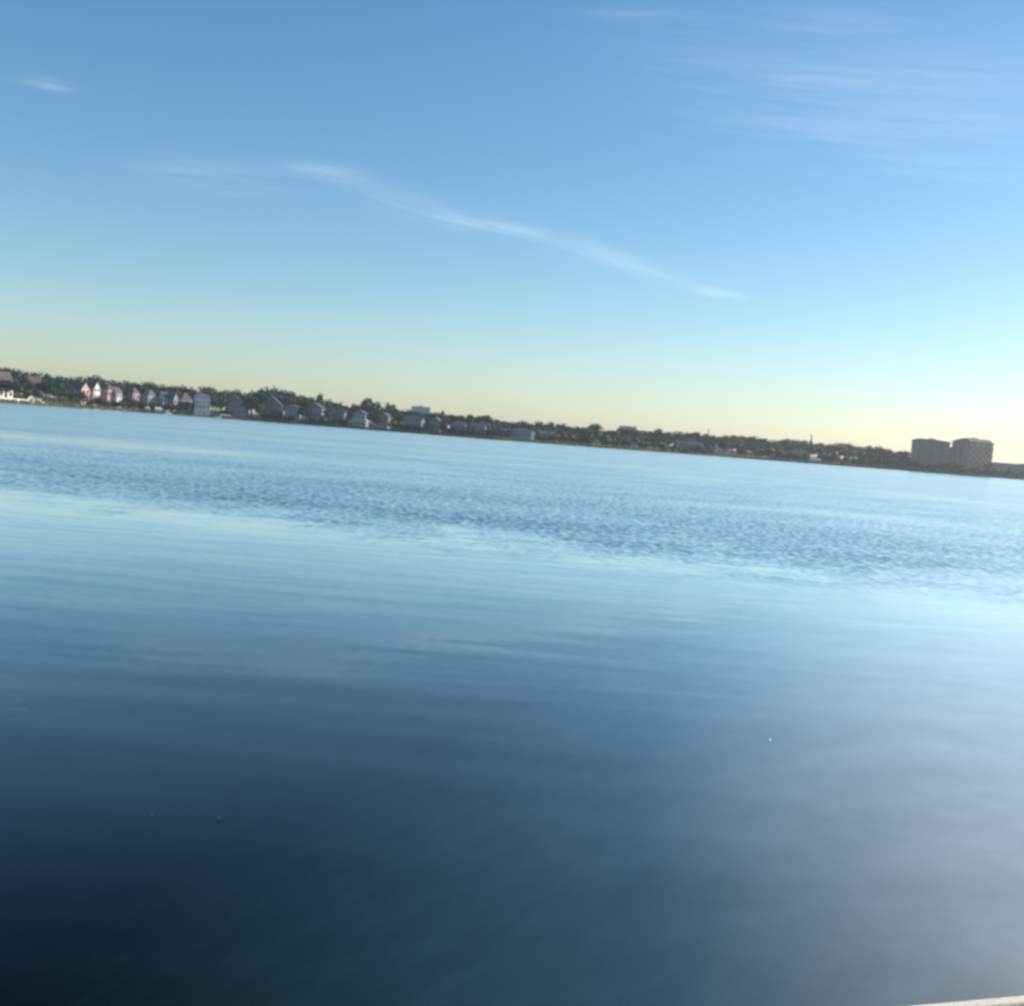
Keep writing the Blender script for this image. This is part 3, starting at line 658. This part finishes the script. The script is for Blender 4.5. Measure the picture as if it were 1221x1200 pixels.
# ------------------------------------------------------------------ near dock
DZ = .75
def on_plane(px, py, z):
    d = ray(px, py); t = (z - CAM.z) / d.z; return CAM + d * t
e1, e2 = on_plane(1070, 1200, DZ), on_plane(1221, 1186.5, DZ)
ang = math.atan2(e2.y - e1.y, e2.x - e1.x)
dock = empty('dock', e1, ang); tagob(dock, 'sunlit pale timber dock whose edge board crosses the bottom corner', 'dock')
mt, n, ns, ls = nt('weathered_dock_board')
p = ns['Principled BSDF']; p.inputs['Roughness'].default_value = .8
tc = N(ns, 'ShaderNodeTexCoord'); oi = N(ns, 'ShaderNodeObjectInfo')
gr = noise(ns, ls, mapping(ns, ls, tc.outputs['Object'], (3, 60, 60)), 1, 5, .65)
sp = noise(ns, ls, tc.outputs['Object'], 90, 3, .7)
c = link_mix(ns, ls, gr.outputs[0], (.74, .63, .46), (.98, .9, .73))
r2 = N(ns, 'ShaderNodeMapRange'); ls.new(sp.outputs[0], r2.inputs[0]); r2.inputs[1].default_value = .55; r2.inputs[2].default_value = .7
c = link_mix(ns, ls, r2.outputs[0], c, (.34, .25, .17))
h = N(ns, 'ShaderNodeHueSaturation'); ls.new(c, h.inputs['Color']); ls.new(math_n(ns, ls, 'MULTIPLY_ADD', oi.outputs['Random'], .2, .9), h.inputs['Value'])
ls.new(h.outputs[0], p.inputs['Base Color'])
bp = N(ns, 'ShaderNodeBump'); bp.inputs['Strength'].default_value = .6; bp.inputs['Distance'].default_value = .004; ls.new(sp.outputs[0], bp.inputs['Height']); ls.new(bp.outputs[0], p.inputs['Normal'])
DOCKM = mt
X1, X2 = -9, 9
def board(y1, y2, z1, z2):
    bm = bmesh.new(); box(bm, X1, X2, y1, y2, z1, z2)
    bmesh.ops.bevel(bm, geom=list(bm.edges), offset=.004, segments=2, affect='EDGES')
    return mesh_of(bm, 'dock_board', DOCKM)
put('edge_board', board(-.042, 0, -.24, 0), dock)
bme = board(-.14, 0, -.038, -.002)
for i in range(42): put('deck_board', bme, dock, (0, -.056 - i * .147, 0))
bm = bmesh.new()
for y in (-.2, -3, -5.9): box(bm, X1 + .1, X2 - .1, y - .05, y, -.24, -.045)
mk('joists', bm, WOODG, dock)
b0 = bmesh.new(); tube(b0, (0, 0, -3.2), (0, 0, -.26), .13, .12, 10); pm = mesh_of(b0, 'pile', WOODG)
for x in (-7, -3.5, 0, 3.5, 7): put('pile', pm, dock, (x, -.4, 0)); put('pile', pm, dock, (x, -5.6, 0))

# ------------------------------------------------------------------ floating bits
q = on_plane(917, 884, 0)
o = empty('fishing_float', q); tagob(o, 'tiny white round float bobbing alone on smooth water', 'fishing float')
bm = bmesh.new(); bmesh.ops.create_uvsphere(bm, u_segments=16, v_segments=10, radius=.011)
for v in bm.verts: v.co.z = v.co.z * 1.15 + .008
mk('bulb', bm, paint((.85, .85, .85), .3, .05, 5), o, smooth=True)
bm = bmesh.new(); tube(bm, (0, 0, .025), (.004, 0, .05), .003, .002, 6); mk('stem', bm, WHITE, o)
def leaf(px, py, s, rz, label, col):
    q = on_plane(px, py, 0); bm = bmesh.new(); k = 9
    cen = [bm.verts.new((-s + 2 * s * i / k, 0, .006 + .012 * math.sin(i))) for i in range(k + 1)]
    for sg in (-1, 1):
        edge_ = [bm.verts.new((-s + 2 * s * i / k, sg * s * .42 * math.sin(PI * (i + .3) / (k + .6)), .012 + .008 * math.cos(i * 1.3))) for i in range(k + 1)]
        for i in range(k):
            f = (cen[i], cen[i + 1], edge_[i + 1], edge_[i]); bm.faces.new(f if sg > 0 else f[::-1])
    o = mk('floating_leaf', bm, paint(col, .5, .3, 20)); o.location = (q.x, q.y, .003); o.rotation_euler.z = rz
    tagob(o, label, 'leaf', 'leaves floating on the dark water')
leaf(261, 978, .011, .5, 'small yellowish leaf floating on the dark blue water, larger of two', (.15, .16, .11))
leaf(181, 974, .005, 1.4, 'tiniest pale speck of leaf floating on dark blue water', (.13, .14, .12))

# ------------------------------------------------------------------ sky, clouds, sun
SUN_AZ, SUN_EL = R(70), R(20)
wd = bpy.data.worlds.new('World'); S.world = wd; wd.use_nodes = True
ns, ls = wd.node_tree.nodes, wd.node_tree.links
bg = ns['Background']; bg.inputs[1].default_value = .12
sk = N(ns, 'ShaderNodeTexSky', sky_type='NISHITA'); sk.sun_disc = False; sk.sun_elevation = SUN_EL; sk.sun_rotation = SUN_AZ
sk.air_density = 1.0; sk.dust_density = .5; sk.ozone_density = 3.0; sk.altitude = 0
tc = N(ns, 'ShaderNodeTexCoord'); sp = N(ns, 'ShaderNodeSeparateXYZ'); ls.new(tc.outputs['Generated'], sp.inputs[0])
AZ = math_n(ns, ls, 'ARCTAN2', sp.outputs[0], sp.outputs[1]); EL = math_n(ns, ls, 'ARCSINE', sp.outputs[2])
def azel(px, py):
    d = ray(px, py); return math.atan2(d.x, d.y), math.asin(d.z)
CL = [ # px, py, half length, half thickness, slope in the picture (deg), opacity
 (56, 99, 34, 8, 8, .22), (388, 203, 60, 11, 7, .32), (250, 206, 100, 20, 5, .22), (480, 238, 90, 18, 16, .18), (620, 272, 60, 6, 10, .25), (735, 305, 60, 10, 22, .2), (570, 268, 85, 9, 13, .36), (690, 296, 150, 15, 15, .18), (852, 348, 42, 6, 8, .45), (770, 322, 90, 8, 16, .20),
 (770, 18, 90, 8, 2, .16), (1000, 22, 110, 14, 3, .16), (1020, 95, 150, 22, 4, .16), (1010, 148, 190, 18, 3, .13), (1180, 145, 90, 14, 2, .1), (1150, 80, 170, 40, 2, .14), (1050, 130, 260, 60, 4, .13), (900, 60, 220, 50, 4, .08), (1120, 190, 160, 30, 3, .08)]
total = None
for i, (px, py, hl, ht, sl, op) in enumerate(CL):
    a0, e0 = azel(px, py); dx, dy = math.cos(R(sl)) * 40, math.sin(R(sl)) * 40
    a1, e1_ = azel(px + dx, py + dy); th = math.atan2(e1_ - e0, (a1 - a0) * math.cos(e0))
    ce = math.cos(e0)
    u = math_n(ns, ls, 'MULTIPLY', math_n(ns, ls, 'SUBTRACT', AZ, a0), ce); v = math_n(ns, ls, 'SUBTRACT', EL, e0)
    U = math_n(ns, ls, 'ADD', math_n(ns, ls, 'MULTIPLY', u, math.cos(th)), math_n(ns, ls, 'MULTIPLY', v, math.sin(th)))
    V = math_n(ns, ls, 'SUBTRACT', math_n(ns, ls, 'MULTIPLY', v, math.cos(th)), math_n(ns, ls, 'MULTIPLY', u, math.sin(th)))
    cb = N(ns, 'ShaderNodeCombineXYZ'); ls.new(U, cb.inputs[0]); ls.new(V, cb.inputs[1]); cb.inputs[2].default_value = i * 3.7
    no = noise(ns, ls, mapping(ns, ls, cb.outputs[0], (9, 130, 1)), 1, 7, .62)
    wob = math_n(ns, ls, 'MULTIPLY', math_n(ns, ls, 'SUBTRACT', no.outputs[0], .5), ht / F * 3.2)
    V2 = math_n(ns, ls, 'ADD', V, wob)
    g1 = math_n(ns, ls, 'POWER', math_n(ns, ls, 'DIVIDE', U, hl / F * .75), 2.0) if False else math_n(ns, ls, 'MULTIPLY', math_n(ns, ls, 'DIVIDE', U, hl / F * .72), math_n(ns, ls, 'DIVIDE', U, hl / F * .72))
    q_ = math_n(ns, ls, 'DIVIDE', V2, ht / F * .72); g2 = math_n(ns, ls, 'MULTIPLY', q_, q_)
    e_ = math_n(ns, ls, 'EXPONENT', math_n(ns, ls, 'MULTIPLY', math_n(ns, ls, 'ADD', g1, g2), -1))
    mr = N(ns, 'ShaderNodeMapRange'); ls.new(no.outputs[0], mr.inputs[0]); mr.inputs[1].default_value = .34; mr.inputs[2].default_value = .68; mr.inputs[3].default_value = .06; mr.inputs[4].default_value = 1
    t_ = math_n(ns, ls, 'MULTIPLY', math_n(ns, ls, 'MULTIPLY', e_, mr.outputs[0]), op * .8 * .9)
    total = t_ if total is None else math_n(ns, ls, 'ADD', total, t_)
total = math_n(ns, ls, 'MINIMUM', total, .75)
CLOUD = N(ns, 'ShaderNodeRGB'); CLOUD.outputs[0].default_value = (6.3, 7.5, 8.3, 1)
hsv = N(ns, 'ShaderNodeHueSaturation'); ls.new(sk.outputs[0], hsv.inputs['Color']); hsv.inputs['Saturation'].default_value = 1.17; hsv.inputs['Hue'].default_value = .494
ls.new(link_mix(ns, ls, total, hsv.outputs[0], CLOUD.outputs[0]), bg.inputs[0])

sl = bpy.data.lights.new('sun', 'SUN'); so = bpy.data.objects.new('sun', sl); C.objects.link(so)
sl.energy = 5.0; sl.angle = R(.5); sl.color = (1, .9, .76)
sd = Vector((math.sin(SUN_AZ) * math.cos(SUN_EL), math.cos(SUN_AZ) * math.cos(SUN_EL), math.sin(SUN_EL)))
so.rotation_euler = (-sd).to_track_quat('-Z', 'Y').to_euler(); so.location = sd * 50

# ------------------------------------------------------------------ render settings
S.view_settings.view_transform = 'Standard'; S.view_settings.look = 'None'; S.view_settings.gamma = 1; S.view_settings.exposure = 0.45
S.render.engine = 'CYCLES'
cy_ = S.cycles
cy_.use_denoising = True; cy_.max_bounces = 8; cy_.transparent_max_bounces = 12; cy_.volume_bounces = 1; cy_.glossy_bounces = 3; cy_.diffuse_bounces = 2
cy_.sample_clamp_indirect = 4; cy_.sample_clamp_direct = 12; cy_.filter_width = 3.0
